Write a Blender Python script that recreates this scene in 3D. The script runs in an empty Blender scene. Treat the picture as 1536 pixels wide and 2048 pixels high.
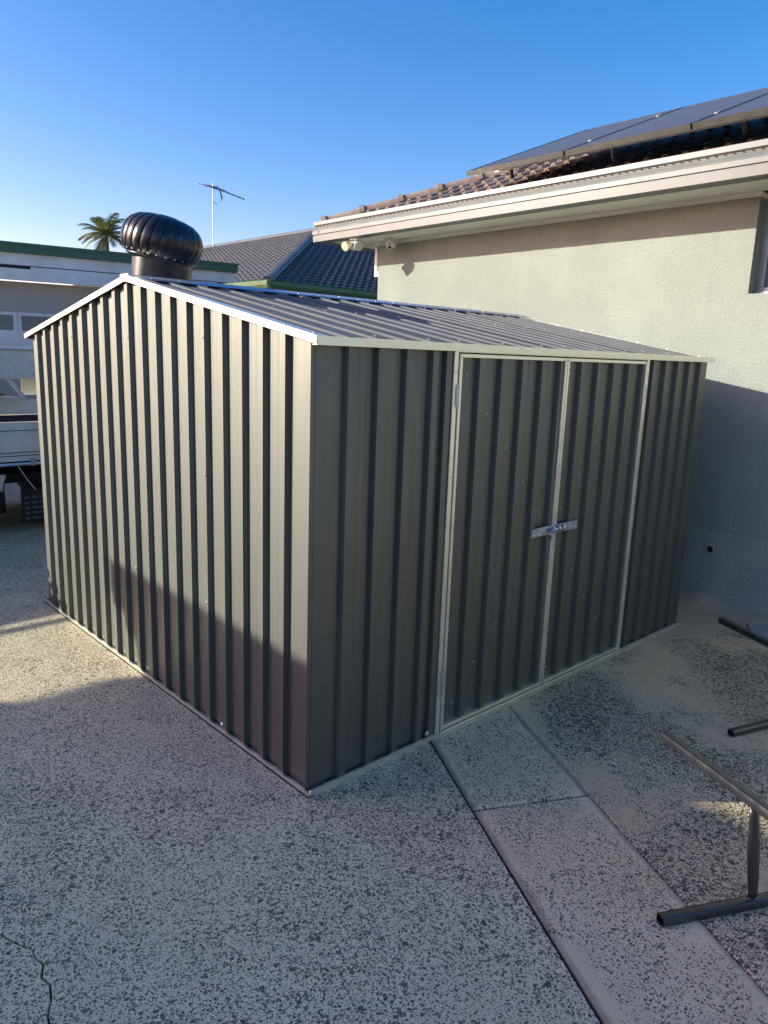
import bpy, bmesh, math, random
from mathutils import Vector, Matrix
R = math.radians
rnd = random.Random(7)
scene = bpy.context.scene
COL = scene.collection

# ------------------------------------------------------------------ camera, light, exposure
yaw, pitch, roll = 0.818, -0.2077, 0.0345
fw = Vector((math.cos(pitch)*math.cos(yaw), math.cos(pitch)*math.sin(yaw), math.sin(pitch)))
rt = Vector((math.sin(yaw), -math.cos(yaw), 0))
up = rt.cross(fw)
r2 = rt*math.cos(roll) + up*math.sin(roll)
u2 = -rt*math.sin(roll) + up*math.cos(roll)
cd = bpy.data.cameras.new('camera')
cam = bpy.data.objects.new('camera', cd); COL.objects.link(cam)
cam.matrix_world = Matrix(((r2.x, u2.x, -fw.x, -1.6655), (r2.y, u2.y, -fw.y, -2.1636), (r2.z, u2.z, -fw.z, 1.7565), (0, 0, 0, 1)))
cd.sensor_fit = 'HORIZONTAL'; cd.sensor_width = 36; cd.lens = 36*1477.1/1536
cd.clip_start = 0.05; cd.clip_end = 600
scene.camera = cam

SUN = Vector((-1, .88, .46)).normalized()           # towards the sun
elev = math.asin(SUN.z)
world = bpy.data.worlds.new('World'); scene.world = world; world.use_nodes = True
wn = world.node_tree.nodes; wl = world.node_tree.links
sky = wn.new('ShaderNodeTexSky'); sky.sky_type = 'NISHITA'; sky.sun_disc = False
sky.sun_elevation = elev; sky.sun_rotation = math.atan2(SUN.x, SUN.y)
sky.altitude = 0; sky.air_density = 0.9; sky.dust_density = 0.9; sky.ozone_density = 5
hs = wn.new('ShaderNodeHueSaturation'); hs.inputs['Hue'].default_value = .512; hs.inputs['Saturation'].default_value = 1.25; hs.inputs['Value'].default_value = 1.0
wb = wn.new('ShaderNodeMix'); wb.data_type = 'RGBA'; wb.blend_type = 'MULTIPLY'; wb.inputs[0].default_value = 1
wb.inputs[7].default_value = (1.23, .675, .50, 1)          # camera white balance for shade
wl.new(sky.outputs[0], hs.inputs['Color']); wl.new(hs.outputs[0], wb.inputs[6]); wl.new(wb.outputs[2], wn['Background'].inputs[0])
wn['Background'].inputs[1].default_value = 0.15
sd = bpy.data.lights.new('sun', 'SUN'); sd.energy = 2.2; sd.angle = R(0.53); sd.color = (1, .95, .80)
so = bpy.data.objects.new('sun', sd); COL.objects.link(so); so.location = SUN*30
so.rotation_euler = (-SUN).to_track_quat('-Z', 'Y').to_euler()
scene.view_settings.view_transform = 'Standard'; scene.view_settings.look = 'None'
scene.view_settings.gamma = 1; scene.view_settings.use_curve_mapping = False
scene.view_settings.exposure = 1.80

# ------------------------------------------------------------------ materials
class NT:
    def __init__(s, name):
        s.m = bpy.data.materials.new(name); s.m.use_nodes = True
        s.t = s.m.node_tree; s.b = s.t.nodes['Principled BSDF']
    def n(s, typ, **kw):
        x = s.t.nodes.new('ShaderNode' + typ)
        for k, v in kw.items():
            if k in x.inputs: s.set(x.inputs[k], v)
            else: setattr(x, k, v)
        return x
    def set(s, inp, v):
        if isinstance(v, bpy.types.NodeSocket): s.t.links.new(v, inp)
        elif isinstance(v, tuple) and len(v) == 3 and inp.type == 'RGBA': inp.default_value = (*v, 1)
        else: inp.default_value = v
    def p(s, **kw):
        for k, v in kw.items(): s.set(s.b.inputs[k.replace('_', ' ')], v)
    def math(s, op, a, b=0.0, c=None, clamp=False):
        x = s.t.nodes.new('ShaderNodeMath'); x.operation = op; x.use_clamp = clamp
        s.set(x.inputs[0], a); s.set(x.inputs[1], b)
        if c is not None: s.set(x.inputs[2], c)
        return x.outputs[0]
    def mix(s, f, a, b, mode='MIX'):
        x = s.t.nodes.new('ShaderNodeMix'); x.data_type = 'RGBA'; x.blend_type = mode
        s.set(x.inputs[0], f); s.set(x.inputs[6], a); s.set(x.inputs[7], b)
        return x.outputs[2]
    def ss(s, v, lo, hi, a=0.0, b=1.0):
        x = s.t.nodes.new('ShaderNodeMapRange'); x.interpolation_type = 'SMOOTHSTEP'
        s.set(x.inputs[0], v); s.set(x.inputs[1], lo); s.set(x.inputs[2], hi); s.set(x.inputs[3], a); s.set(x.inputs[4], b)
        return x.outputs[0]
    def coord(s, scale=(1, 1, 1), which='Object'):
        c = s.n('TexCoord'); m = s.n('Mapping'); m.inputs['Scale'].default_value = scale
        s.t.links.new(c.outputs[which], m.inputs['Vector']); return m.outputs[0]
    def noise(s, vec, scale, detail=3, rough=.55, out=0):
        x = s.n('TexNoise'); s.set(x.inputs['Vector'], vec); x.inputs['Scale'].default_value = scale
        x.inputs['Detail'].default_value = detail; x.inputs['Roughness'].default_value = rough
        return x.outputs[out]
    def bump(s, h, strength=.3, dist=.01):
        x = s.n('Bump'); x.inputs['Strength'].default_value = strength; x.inputs['Distance'].default_value = dist
        s.set(x.inputs['Height'], h); s.t.links.new(x.outputs[0], s.b.inputs['Normal'])

def simple(name, col, rough=.5, metal=0.0, var=.12, scale=9, bump=.0, bscale=60, spec=None):
    t = NT(name); v = t.coord()
    n = t.noise(v, scale, 4)
    k = t.ss(n, .3, .7, 1-var, 1+var)
    c = t.mix(1.0, (*col, 1), t.n('CombineColor', Red=k, Green=k, Blue=k).outputs[0], 'MULTIPLY')
    t.p(Base_Color=c, Roughness=t.ss(n, .2, .8, max(0.02, rough-.06), rough+.06), Metallic=metal)
    if spec is not None: t.b.inputs['Specular IOR Level'].default_value = spec
    if bump: t.bump(t.noise(v, bscale, 4), bump, .004)
    return t.m

def charcoal(name, stretch, rough, ior, coat, base=(.062, .060, .053)):
    t = NT(name); v = t.coord(stretch)
    n = t.noise(v, 3.0, 4); n2 = t.noise(t.coord(), 1.3, 2); dirt = t.noise(t.coord(), 26, 5, .7)
    k = t.ss(n, .3, .7, .90, 1.08)
    c = t.mix(1.0, (*base, 1), t.n('CombineColor', Red=k, Green=k, Blue=k).outputs[0], 'MULTIPLY')
    c = t.mix(t.ss(dirt, .62, .8, 0, .10), c, (.30, .28, .24, 1))
    t.b.distribution = 'GGX'
    t.p(Base_Color=c, Roughness=t.ss(n, .3, .7, rough-.04, rough+.04), IOR=ior, Coat_Weight=coat, Coat_Roughness=.27, Coat_IOR=1.85)
    t.b.inputs['Specular Tint'].default_value = (.95, 1, .90, 1)
    t.bump(t.math('ADD', t.math('MULTIPLY', n, .5), n2), .22, .012)
    return t.m
M = {}
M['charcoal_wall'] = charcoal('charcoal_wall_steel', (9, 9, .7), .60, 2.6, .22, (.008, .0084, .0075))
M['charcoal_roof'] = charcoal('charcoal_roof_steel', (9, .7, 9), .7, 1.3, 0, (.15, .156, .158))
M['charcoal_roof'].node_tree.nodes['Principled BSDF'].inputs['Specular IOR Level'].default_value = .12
M['zinc'] = simple('zinc_trim', (.88, .86, .74), .38, .85, .06, 14, .05, 90)
M['zinc_ridge'] = simple('zinc_ridge_cap', (.50, .54, .58), .42, .55, .06, 10)
M['galv'] = simple('galvanised_latch', (.62, .66, .68), .36, .85, .22, 60)
M['screw'] = simple('zinc_screw', (.75, .75, .74), .3, .9, .05)
M['dark_hole'] = simple('dark_gap', (.012, .012, .012), .9)
M['black_gloss'] = simple('black_gloss_steel', (.010, .010, .011), .31, 0, .2, 12, spec=.7)
M['throat'] = simple('dark_throat_steel', (.022, .023, .026), .3, .2, .12, 8)
M['rivet'] = simple('pale_rivet', (.6, .6, .62), .35, .8)
M['gutter'] = simple('pale_gutter_steel', (.15, .164, .16), .38, 0, .05, 5, .04, 40)
M['soffit'] = simple('cream_soffit_paint', (.88, .85, .72), .6, 0, .03, 3)
M['plastic_w'] = simple('white_plastic', (.78, .77, .72), .35, 0, .03)
M['plastic_y'] = simple('yellowed_plastic', (.78, .70, .45), .4, 0, .05)
M['lens'] = simple('black_lens', (.008, .008, .008), .1)
M['alu_frame'] = simple('grey_aluminium_frame', (.42, .44, .45), .35, .5, .05)
M['panel_frame'] = simple('dark_panel_frame', (.10, .098, .092), .4, .6, .08)
M['green'] = simple('green_gutter_paint', (.035, .10, .055), .4, 0, .12, 4)
M['green_pale'] = simple('green_house_gutter', (.075, .15, .075), .38, 0, .12, 4)
M['white_board'] = simple('weathered_white_board', (.62, .63, .62), .6, 0, .10, 3, .1, 30)
M['grey_wall'] = simple('grey_fibro_wall', (.36, .34, .31), .7, 0, .06, 2)
M['alu'] = simple('dull_aluminium', (.80, .77, .68), .5, .1, .10, 6)
M['alu_blue'] = simple('bare_aluminium', (.66, .68, .70), .35, .7, .06, 6)
M['rubber'] = simple('black_rubber', (.018, .018, .018), .75, 0, .2, 30)
M['under'] = simple('dark_chassis', (.012, .012, .013), .7, 0, .3, 10)
M['truck_white'] = simple('white_truck_paint', (.72, .72, .70), .25, 0, .03)
M['black_frame'] = simple('black_powder_coat', (.010, .010, .012), .36, 0, .15, 30, .06, 300)
M['black_frame'].node_tree.nodes['Principled BSDF'].inputs['IOR'].default_value = 2.1
M['flap_print'] = simple('faded_white_print', (.10, .11, .12), .7, 0, .3, 60)
M['timber'] = NT('stacked_timber').m

def timber_mat():
    t = NT('rough_timber'); v = t.coord((1, 14, 14)); n = t.noise(v, 6, 5)
    t.p(Base_Color=t.mix(t.ss(n, .3, .7), (.22, .12, .06, 1), (.48, .33, .19, 1)), Roughness=.7)
    return t.m
M['timber'] = timber_mat()

def render_mat(name, base, bscale, bstr):
    t = NT(name); v = t.coord()
    n1 = t.noise(v, 1.1, 5, .6); n2 = t.noise(v, 6, 4); g = t.noise(v, bscale, 3, .6); g2 = t.noise(v, bscale*2.6, 2)
    c = t.mix(t.ss(n1, .3, .7), (base[0]*.88, base[1]*.88, base[2]*.87, 1), (base[0]*1.08, base[1]*1.08, base[2]*1.06, 1))
    c = t.mix(t.ss(n2, .45, .75, 0, .22), c, (base[0]*.86, base[1]*.87, base[2]*.86, 1))
    st = t.noise(t.coord((1, 5, .5)), 2.2, 4)
    c = t.mix(t.ss(st, .52, .78, 0, .36), c, (base[0]*.82, base[1]*.83, base[2]*.82, 1))
    c = t.mix(t.ss(g, .48, .64, 0, .38), c, (base[0]*.7, base[1]*.7, base[2]*.68, 1))
    t.p(Base_Color=c, Roughness=.88)
    t.b.inputs['Specular IOR Level'].default_value = .25
    t.bump(t.math('ADD', g, t.math('MULTIPLY', g2, .4)), bstr, .006)
    return t.m
M['render'] = render_mat('textured_cement_render', (.305, .343, .305), 62, 1.0)
M['render_smooth'] = render_mat('painted_plinth_render', (.325, .365, .327), 40, .18)
M['render_white'] = render_mat('white_house_render', (.66, .65, .62), 60, .3)

def concrete(name, cement, dark, cover, stain=0.0, tan=(.36, .27, .18), lines=None, scale=104):
    """Exposed aggregate: two sizes of dark stone chips in cement."""
    t = NT(name); v = t.coord()
    wob = t.n('TexNoise', Scale=70.0, Detail=2.0); t.set(wob.inputs['Vector'], v)
    off = t.n('VectorMath', operation='MULTIPLY_ADD'); t.set(off.inputs[0], wob.outputs['Color'])
    off.inputs[1].default_value = (.016, .016, 0); t.set(off.inputs[2], v)
    big = t.noise(v, 1.0, 4, .6); mid = t.noise(v, 5.5, 4, .6); fine = t.noise(v, 220, 2)
    dens = t.math('MULTIPLY_ADD', big, .35, t.math('MULTIPLY_ADD', mid, .30, cover-.33))
    if stain:
        blot = t.noise(t.coord((1, 1, 1)), 1.35, 5, .62)
        worn = t.ss(blot, .47, .66)
        dens = t.math('MULTIPLY_ADD', worn, -.34*stain, dens)
    if lines:
        edge = None
        sp = t.n('SeparateXYZ'); t.set(sp.inputs[0], v)
        for nx, ny, d0, sgn in lines:          # bare trowelled margin next to the joints
            d = t.math('ADD', t.math('MULTIPLY', sp.outputs[0], nx), t.math('MULTIPLY_ADD', sp.outputs[1], ny, d0))
            d = t.math('MULTIPLY', d, sgn)
            d = t.math('ADD', d, t.math('MULTIPLY_ADD', mid, .20, t.math('MULTIPLY_ADD', big, .16, -.16)))
            e = t.ss(d, -.02, .11, -.4, 0.0)
            edge = e if edge is None else t.math('MINIMUM', edge, e)
        dens = t.math('ADD', dens, edge)
    masks = []; cols = []
    for sc, k0, kp in ((scale, 1.0, 0.0), (scale*2.1, .9, 0.0), (scale*.46, 1.0, -.62)):
        vo = t.n('TexVoronoi', Scale=float(sc), Randomness=1.0); vo.voronoi_dimensions = '2D'
        t.set(vo.inputs['Vector'], off.outputs[0])
        sep = t.n('SeparateColor'); t.set(sep.inputs[0], vo.outputs['Color'])
        size = t.math('MULTIPLY', t.math('MULTIPLY_ADD', sep.outputs[0], .55, .22), t.math('MULTIPLY', dens, 1.55*k0))
        keep = t.math('LESS_THAN', sep.outputs[1], t.math('MULTIPLY_ADD', dens, .9, .28+kp))
        m = t.math('MULTIPLY', keep, t.ss(t.math('SUBTRACT', size, vo.outputs['Distance']), -.022, .02))
        masks.append(m); cols.append(sep.outputs[2])
    mask = t.math('MAXIMUM', t.math('MAXIMUM', masks[0], masks[2]), t.math('MULTIPLY', masks[1], .9))
    c1 = t.mix(t.ss(big, .3, .7), tuple(x*.88 for x in cement)+(1,), tuple(x*1.08 for x in cement)+(1,))
    c1 = t.mix(t.ss(fine, .35, .7, 0, .28), c1, tuple(x*.62 for x in cement)+(1,))
    st = t.noise(v, 2.3, 5, .65)
    c1 = t.mix(t.ss(st, .5, .8, 0, .30), c1, (tan[0]*1.15, tan[1]*1.15, tan[2]*1.2, 1))
    if stain:
        c1 = t.mix(t.math('MULTIPLY', worn, .82*stain), c1, (*tan, 1))
    c2 = t.mix(cols[0], tuple(x*.6 for x in dark)+(1,), tuple(x*1.9 for x in dark)+(1,))
    c = t.mix(mask, c1, c2)
    grime = t.noise(v, 3.2, 6, .7)
    c = t.mix(t.ss(t.noise(v, .9, 6, .65), .52, .72, 0, .30), c, t.mix(.5, c, (.14, .115, .085, 1)))
    c = t.mix(t.ss(grime, .55, .78, 0, .26), c, (.10, .085, .065, 1))
    if lines:
        for nx, ny, d0, sgn in lines:
            d = t.math('MULTIPLY', t.math('ADD', t.math('MULTIPLY', sp.outputs[0], nx), t.math('MULTIPLY_ADD', sp.outputs[1], ny, d0)), sgn)
            d = t.math('ADD', d, t.math('MULTIPLY_ADD', grime, .05, -.03))
            c = t.mix(t.ss(d, .004, .035, .62, 0.0), c, (.13, .10, .07, 1))
    t.p(Base_Color=c, Roughness=t.math('MULTIPLY_ADD', mask, -.25, .85))
    t.b.inputs['Specular IOR Level'].default_value = .3
    t.bump(t.math('MULTIPLY_ADD', mask, -.6, fine), .25, .004)
    return t.m
# joint lines: n.x*x + n.y*y + d >= 0 on the strip side
jn = Vector((1.35, -.73)).normalized(); J1 = (jn.x, jn.y, -(jn.x*.684 + jn.y*-.024)); J2D = -(jn.x*1.264 + jn.y*-.06)
M['slab'] = concrete('exposed_aggregate_grey', (.88, .76, .49), (.13, .113, .084), .45)
M['strip'] = concrete('exposed_aggregate_sparse', (.88, .72, .45), (.125, .105, .078), .38, 0, scale=88, lines=[(J1[0], J1[1], J1[2], 1), (J1[0], J1[1], J2D, -1)])
M['stained'] = concrete('exposed_aggregate_stained', (.82, .68, .44), (.082, .072, .052), .52, 1.0, (.76, .54, .31))
M['mortar'] = concrete('rough_mortar', (.58, .45, .30), (.16, .13, .10), .26, .8, (.52, .37, .23))
M['plain'] = concrete('plain_grey_concrete', (.45, .43, .43), (.12, .115, .115), .2)
M['soil'] = simple('dark_joint_soil', (.035, .03, .026), .95, 0, .3, 20)

def tile_mat(name, a, b, moss, rough=.65):
    t = NT(name); v = t.coord(); oi = t.n('ObjectInfo')
    n = t.noise(v, 7, 5, .65); f = t.noise(v, 60, 3)
    c = t.mix(t.ss(n, .3, .7), (*a, 1), (*b, 1))
    c = t.mix(t.ss(f, .5, .75, 0, .45), c, (*moss, 1))
    k = t.math('MULTIPLY_ADD', oi.outputs['Random'], .5, .75)
    c = t.mix(1.0, c, t.n('CombineColor', Red=k, Green=k, Blue=k).outputs[0], 'MULTIPLY')
    t.p(Base_Color=c, Roughness=rough); t.bump(f, .3, .004)
    return t.m
M['terracotta'] = tile_mat('weathered_brown_tile', (.185, .135, .10), (.33, .255, .20), (.42, .39, .34), .7)
M['slate_tile'] = tile_mat('glazed_charcoal_tile', (.034, .041, .048), (.056, .064, .072), (.10, .11, .115), .38)
M['hip_pale'] = tile_mat('charcoal_hip_cap', (.07, .078, .085), (.12, .125, .13), (.16, .16, .16), .42)

def solar_mat():
    t = NT('solar_glass'); v = t.coord()
    br = t.n('TexBrick', offset=0.0, squash=1.0); t.set(br.inputs['Vector'], v)
    br.inputs['Scale'].default_value = 1.0; br.inputs['Brick Width'].default_value = .158; br.inputs['Row Height'].default_value = .158
    br.inputs['Mortar Size'].default_value = .002; br.inputs['Color1'].default_value = (.075, .082, .10, 1); br.inputs['Color2'].default_value = (.085, .092, .11, 1)
    br.inputs['Mortar'].default_value = (.17, .18, .19, 1)
    t.p(Base_Color=br.outputs[0], Roughness=.42); t.b.inputs['IOR'].default_value = 1.42
    return t.m
M['solar'] = solar_mat()

def checker_mat():
    t = NT('checker_plate'); v = t.coord((1, 1, 1))
    w = t.n('TexWave', wave_type='BANDS', bands_direction='DIAGONAL'); t.set(w.inputs['Vector'], v); w.inputs['Scale'].default_value = 9; w.inputs['Distortion'].default_value = 1.5
    n = t.noise(v, 30, 3)
    t.p(Base_Color=t.mix(n, (.70, .66, .56, 1), (.88, .84, .74, 1)), Metallic=.25, Roughness=.45)
    t.bump(t.math('ADD', w.outputs['Fac'], n), .25, .004)
    return t.m
M['checker'] = checker_mat()
def glass_mat(name, col, rough=.08):
    t = NT(name); t.p(Base_Color=(*col, 1), Roughness=rough); t.b.inputs['Specular IOR Level'].default_value = .8
    return t.m
M['window_glass'] = glass_mat('window_glass', (.10, .115, .12), .05)
M['curtain_glass'] = glass_mat('curtained_window_glass', (.20, .20, .19), .12)
def leaf_mat():
    t = NT('palm_leaf'); v = t.coord(); n = t.noise(v, 4, 3)
    t.p(Base_Color=t.mix(n, (.17, .23, .07, 1), (.42, .44, .19, 1)), Roughness=.5)
    return t.m
M['palm'] = leaf_mat()
M['palm_trunk'] = simple('palm_trunk', (.20, .18, .15), .8, 0, .2, 8)

# ------------------------------------------------------------------ geometry helpers
class MB:
    def __init__(s): s.bm = bmesh.new()
    def box(s, x0, x1, y0, y1, z0, z1):
        v = [s.bm.verts.new((x, y, z)) for z in (z0, z1) for x, y in ((x0, y0), (x1, y0), (x1, y1), (x0, y1))]
        for f in ((3, 2, 1, 0), (4, 5, 6, 7), (0, 1, 5, 4), (1, 2, 6, 5), (2, 3, 7, 6), (3, 0, 4, 7)): s.bm.faces.new([v[i] for i in f])
        return s
    def obox(s, c, ax, ay, az, hx, hy, hz):
        c, ax, ay, az = Vector(c), Vector(ax).normalized(), Vector(ay).normalized(), Vector(az).normalized()
        v = [s.bm.verts.new(c + ax*hx*i + ay*hy*j + az*hz*k) for k in (-1, 1) for i, j in ((-1, -1), (1, -1), (1, 1), (-1, 1))]
        for f in ((3, 2, 1, 0), (4, 5, 6, 7), (0, 1, 5, 4), (1, 2, 6, 5), (2, 3, 7, 6), (3, 0, 4, 7)): s.bm.faces.new([v[i] for i in f])
        return s
    def quad(s, *ps):
        s.bm.faces.new([s.bm.verts.new(p) for p in ps]); return s
    def loft(s, rings, cap=True, closed=True):
        vs = [[s.bm.verts.new(p) for p in r] for r in rings]; n = len(vs[0])
        for a, b in zip(vs, vs[1:]):
            for i in range(n if closed else n-1):
                j = (i+1) % n; s.bm.faces.new((a[i], a[j], b[j], b[i]))
        if cap and closed: s.bm.faces.new(vs[0][::-1]); s.bm.faces.new(vs[-1])
        return s
    def tube(s, pts, r, n=8, cap=True, flat=1.0, side=None):
        pts = [Vector(p) for p in pts]; rs = r if isinstance(r, (list, tuple)) else [r]*len(pts); rings = []
        for i, p in enumerate(pts):
            d = (pts[min(i+1, len(pts)-1)] - pts[max(i-1, 0)]).normalized()
            a = Vector(side) if side else d.cross(Vector((0, 0, 1)) if abs(d.z) < .9 else Vector((1, 0, 0)))
            a = (a - d*a.dot(d)).normalized(); b = d.cross(a)
            rings.append([p + (a*math.cos(t*2*math.pi/n)*flat + b*math.sin(t*2*math.pi/n))*rs[i] for t in range(n)])
        return s.loft(rings, cap)
    def lathe(s, prof, c=(0, 0, 0), n=24, cap=True):
        return s.loft([[(c[0]+r*math.cos(t*2*math.pi/n), c[1]+r*math.sin(t*2*math.pi/n), c[2]+z) for t in range(n)] for r, z in prof], cap)
    def prism(s, prof, a, b):     # prof: list of functions of end value -> point
        return s.loft([[f(a) for f in prof], [f(b) for f in prof]])
    def build(s, name, mat, parent=None, smooth=False, bevel=0):
        if bevel: bmesh.ops.bevel(s.bm, geom=list(s.bm.edges), offset=bevel, segments=2, affect='EDGES', profile=.5)
        bmesh.ops.recalc_face_normals(s.bm, faces=s.bm.faces)
        me = bpy.data.meshes.new(name); s.bm.to_mesh(me); s.bm.free()
        me.materials.append(mat)
        if smooth: me.polygons.foreach_set('use_smooth', [True]*len(me.polygons))
        return link(name, me, parent)
def link(name, me, parent=None, loc=None):
    o = bpy.data.objects.new(name, me); COL.objects.link(o)
    if parent: o.parent = parent
    if loc: o.location = loc
    return o
def tag(o, label, cat, group=None):
    o['label'] = label; o['category'] = cat
    if group: o['group'] = group
    return o
def thing(name, label, cat, loc=(0, 0, 0), rz=0, group=None):
    o = bpy.data.objects.new(name, None); COL.objects.link(o); o.location = loc; o.rotation_euler.z = rz
    return tag(o, label, cat, group)
def structure(o): o['kind'] = 'structure'; return o
def stuff(o): o['kind'] = 'stuff'; return o
def smooth_by_angle(o, deg=35):
    me = o.data; me.polygons.foreach_set('use_smooth', [True]*len(me.polygons))
    bm = bmesh.new(); bm.from_mesh(me)
    for e in bm.edges:
        if len(e.link_faces) == 2 and e.calc_face_angle(0) > R(deg): e.smooth = False
    bm.to_mesh(me); bm.free()

# ------------------------------------------------------------------ ground
def j1x(y): return .684 + (y+.024)*(.73/1.35)
def j2x(y): return 1.264 + (y+.06)*(.73/1.35)
gnd = MB(); gnd.quad((-150, -150, -.05), (150, -150, -.05), (150, 150, -.05), (-150, 150, -.05))
ground = structure(gnd.build('ground', M['soil']))

def slab(name, poly, mat, parent, gap=.005, ch=.006, th=.045, ztop=0.0):
    P = [Vector(p) for p in poly]
    if sum(a.x*b.y-b.x*a.y for a, b in zip(P, P[1:]+P[:1])) < 0: P.reverse()
    n = len(P)
    def inset(d):
        out = []
        for i in range(n):
            e0 = (P[i]-P[i-1]).normalized(); e1 = (P[(i+1) % n]-P[i]).normalized()
            n0 = Vector((-e0.y, e0.x)); n1 = Vector((-e1.y, e1.x)); b = (n0+n1)
            k = max(.35, 1+n0.dot(n1)); out.append(P[i] + b*(d/k))
        return out
    a = inset(gap); b = inset(gap+ch)
    m = MB(); m.loft([[(p.x, p.y, ztop-th) for p in a], [(p.x, p.y, ztop-ch) for p in a], [(p.x, p.y, ztop) for p in b]])
    return m.build(name, mat, parent)
drive_bm = MB(); drive_bm.box(-9, 3.95, -9, 20, -.049, -.046)
driveway = structure(drive_bm.build('driveway', M['soil']))
crack = [(-9, .62), (-3.4, .42), (-2.3, .20), (-1.62, .10), (-1.40, .075), (-1.27, .03), (-1.20, .035), (-1.165, .005), (-1.150, -.045), (-1.135, -.075), (-1.115, -.11), (-1.12, -.15), (-1.108, -.19), (-1.128, -.235), (-1.118, -.275), (-1.135, -.33), (-1.160, -.375), (-1.165, -.42), (-1.19, -.47), (-1.22, -.60), (-1.17, -.85), (-1.24, -1.3), (-1.3, -2.2), (-1.2, -3.5), (-1.4, -9)]
Y0 = 2.99
slab('concrete_slab', [(j1x(Y0), Y0), (-9, Y0)] + crack + [(j1x(-9), -9)], M['slab'], driveway, .0022, .003)
crack2 = [(x+rnd.uniform(-.0035, .001), y+rnd.uniform(-.0035, .001)) for x, y in crack]
slab('concrete_slab', crack2 + [(-9, -9)], M['slab'], driveway, .0022, .003)
cA, cB = Vector((.425, -.507)), Vector((.89, -.751)); cd_ = (cB-cA)
def cross(off):  # ends of a cross joint moved along the strip by off
    d = Vector((.73, 1.35)).normalized()*off; return cA+d, cB+d
prev = (Vector((j1x(Y0), Y0)), Vector((j2x(Y0), Y0)))
for off in (2.0, 0.0, -2.3, -4.6, -6.9):
    a, b = cross(off)
    slab('concrete_slab', [prev[0], prev[1], b, a], M['strip'], driveway, .006, .008)
    prev = (a, b)
bj = [(1.542, .481), (2.468, .07), (3.40, -.348)]
rj = [(3.45, -.40), (3.62, -.31), (3.80, -.31)]
slab('concrete_slab', bj + [(3.45, -.40)] + [(3.5, -2.5), (3.6, -9), (j2x(-9), -9)], M['stained'], driveway, .006, .008)
slab('concrete_slab', [(j2x(Y0), Y0), (1.542, .481), (2.468, .07), (3.40, -.348), (3.45, -.40)] + [(3.62, -.31), (3.80, -.31), (3.87, Y0)], M['mortar'], driveway, .005, .008)
slab('concrete_slab', [(3.45, -.40), (3.62, -.31), (3.80, -.31), (3.75, -2.5), (3.6, -9), (3.5, -2.5)], M['plain'], driveway, .005, .008)
slab('concrete_slab', [(-9, Y0), (3.95, Y0), (3.95, 20), (-9, 20)], M['slab'], driveway, .006, .008)

# ------------------------------------------------------------------ garden shed
L, W, H, RZ = 3.153, 3.0, 1.80, 2.076
SL = (RZ-H)/1.5
shed = thing('garden_shed', 'charcoal corrugated steel garden shed with pale metal trim and double doors', 'shed')
D = .023; PIT = .15
def profile(s0, s1, ribs, d=D, top=.034, run=.004):
    pts = [(s0, 0)]
    for s in ribs:                     # s: where the rib starts, rising side first
        if s < s0-.001 or s+top+2*run > s1+.03: continue
        pts += [(s, 0), (s+run, d), (s+run+top, d), (min(s+2*run+top, s1), 0)]
        a = s+2*run+top+.032
        if a+.012 < s1: pts += [(a, 0), (a+.004, .0008), (a+.008, .0008), (a+.012, 0)]
        a += .035
        if a+.012 < s1: pts += [(a, 0), (a+.004, .0008), (a+.008, .0008), (a+.012, 0)]
    if pts[-1][0] < s1: pts.append((s1, 0))
    return pts
def sheet(name, prof, fn, t0, t1, parent, mat, nseg=8):
    """fn(s, d, t) -> point; t0/t1 may be functions of s."""
    m = MB(); rows = []
    for k in range(nseg+1):
        row = []
        for s, d in prof:
            a = t0(s) if callable(t0) else t0; b = t1(s) if callable(t1) else t1
            row.append(fn(s, d, a+(b-a)*k/nseg))
        rows.append(row)
    m.loft(rows, cap=False, closed=False)
    return m.build(name, mat, parent)
_screw = None
def screw(p, n, parent, r=.0055, name='screw'):
    global _screw
    if _screw is None:
        b = MB(); b.lathe([(1.0, 0), (1.0, .35), (.55, .75), (.05, .85)], n=7); b2 = b.build('screw', M['screw'], None); _screw = b2.data; bpy.data.objects.remove(b2)
    o = link(name, _screw, parent, Vector(p)); o.scale = (r, r, r)
    o.rotation_euler = Vector(n).to_track_quat('Z', 'Y').to_euler()
    return o
def roofz(y): return H + SL*min(y, W-y)
# gable nearest the camera (x = 0), rib side that faces the camera starts at y = .15k
gw = []
for k in range(4):
    a, b = k*.75, (k+1)*.75
    ribs = [a+.006+i*PIT for i in range(5)] if k else [a+.155+i*PIT for i in range(4)]
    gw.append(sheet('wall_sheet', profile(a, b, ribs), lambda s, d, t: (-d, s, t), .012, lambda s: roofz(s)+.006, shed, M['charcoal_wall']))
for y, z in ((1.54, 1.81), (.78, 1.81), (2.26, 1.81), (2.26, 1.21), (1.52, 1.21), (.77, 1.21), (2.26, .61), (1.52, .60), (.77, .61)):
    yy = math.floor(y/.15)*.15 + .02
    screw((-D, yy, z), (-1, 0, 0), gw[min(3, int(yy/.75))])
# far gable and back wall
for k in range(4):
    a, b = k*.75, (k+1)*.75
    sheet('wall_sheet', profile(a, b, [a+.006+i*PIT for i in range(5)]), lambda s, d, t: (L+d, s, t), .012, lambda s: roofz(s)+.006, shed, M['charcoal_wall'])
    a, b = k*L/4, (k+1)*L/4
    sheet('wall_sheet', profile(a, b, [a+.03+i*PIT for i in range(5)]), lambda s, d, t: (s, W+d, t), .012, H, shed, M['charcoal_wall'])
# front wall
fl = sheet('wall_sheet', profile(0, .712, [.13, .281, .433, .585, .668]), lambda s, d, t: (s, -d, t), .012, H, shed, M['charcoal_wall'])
fr = sheet('wall_sheet', profile(2.40, L, [2.434, 2.583, 2.735, 2.888, 3.04]), lambda s, d, t: (s, -d, t), .012, H, shed, M['charcoal_wall'])
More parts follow.
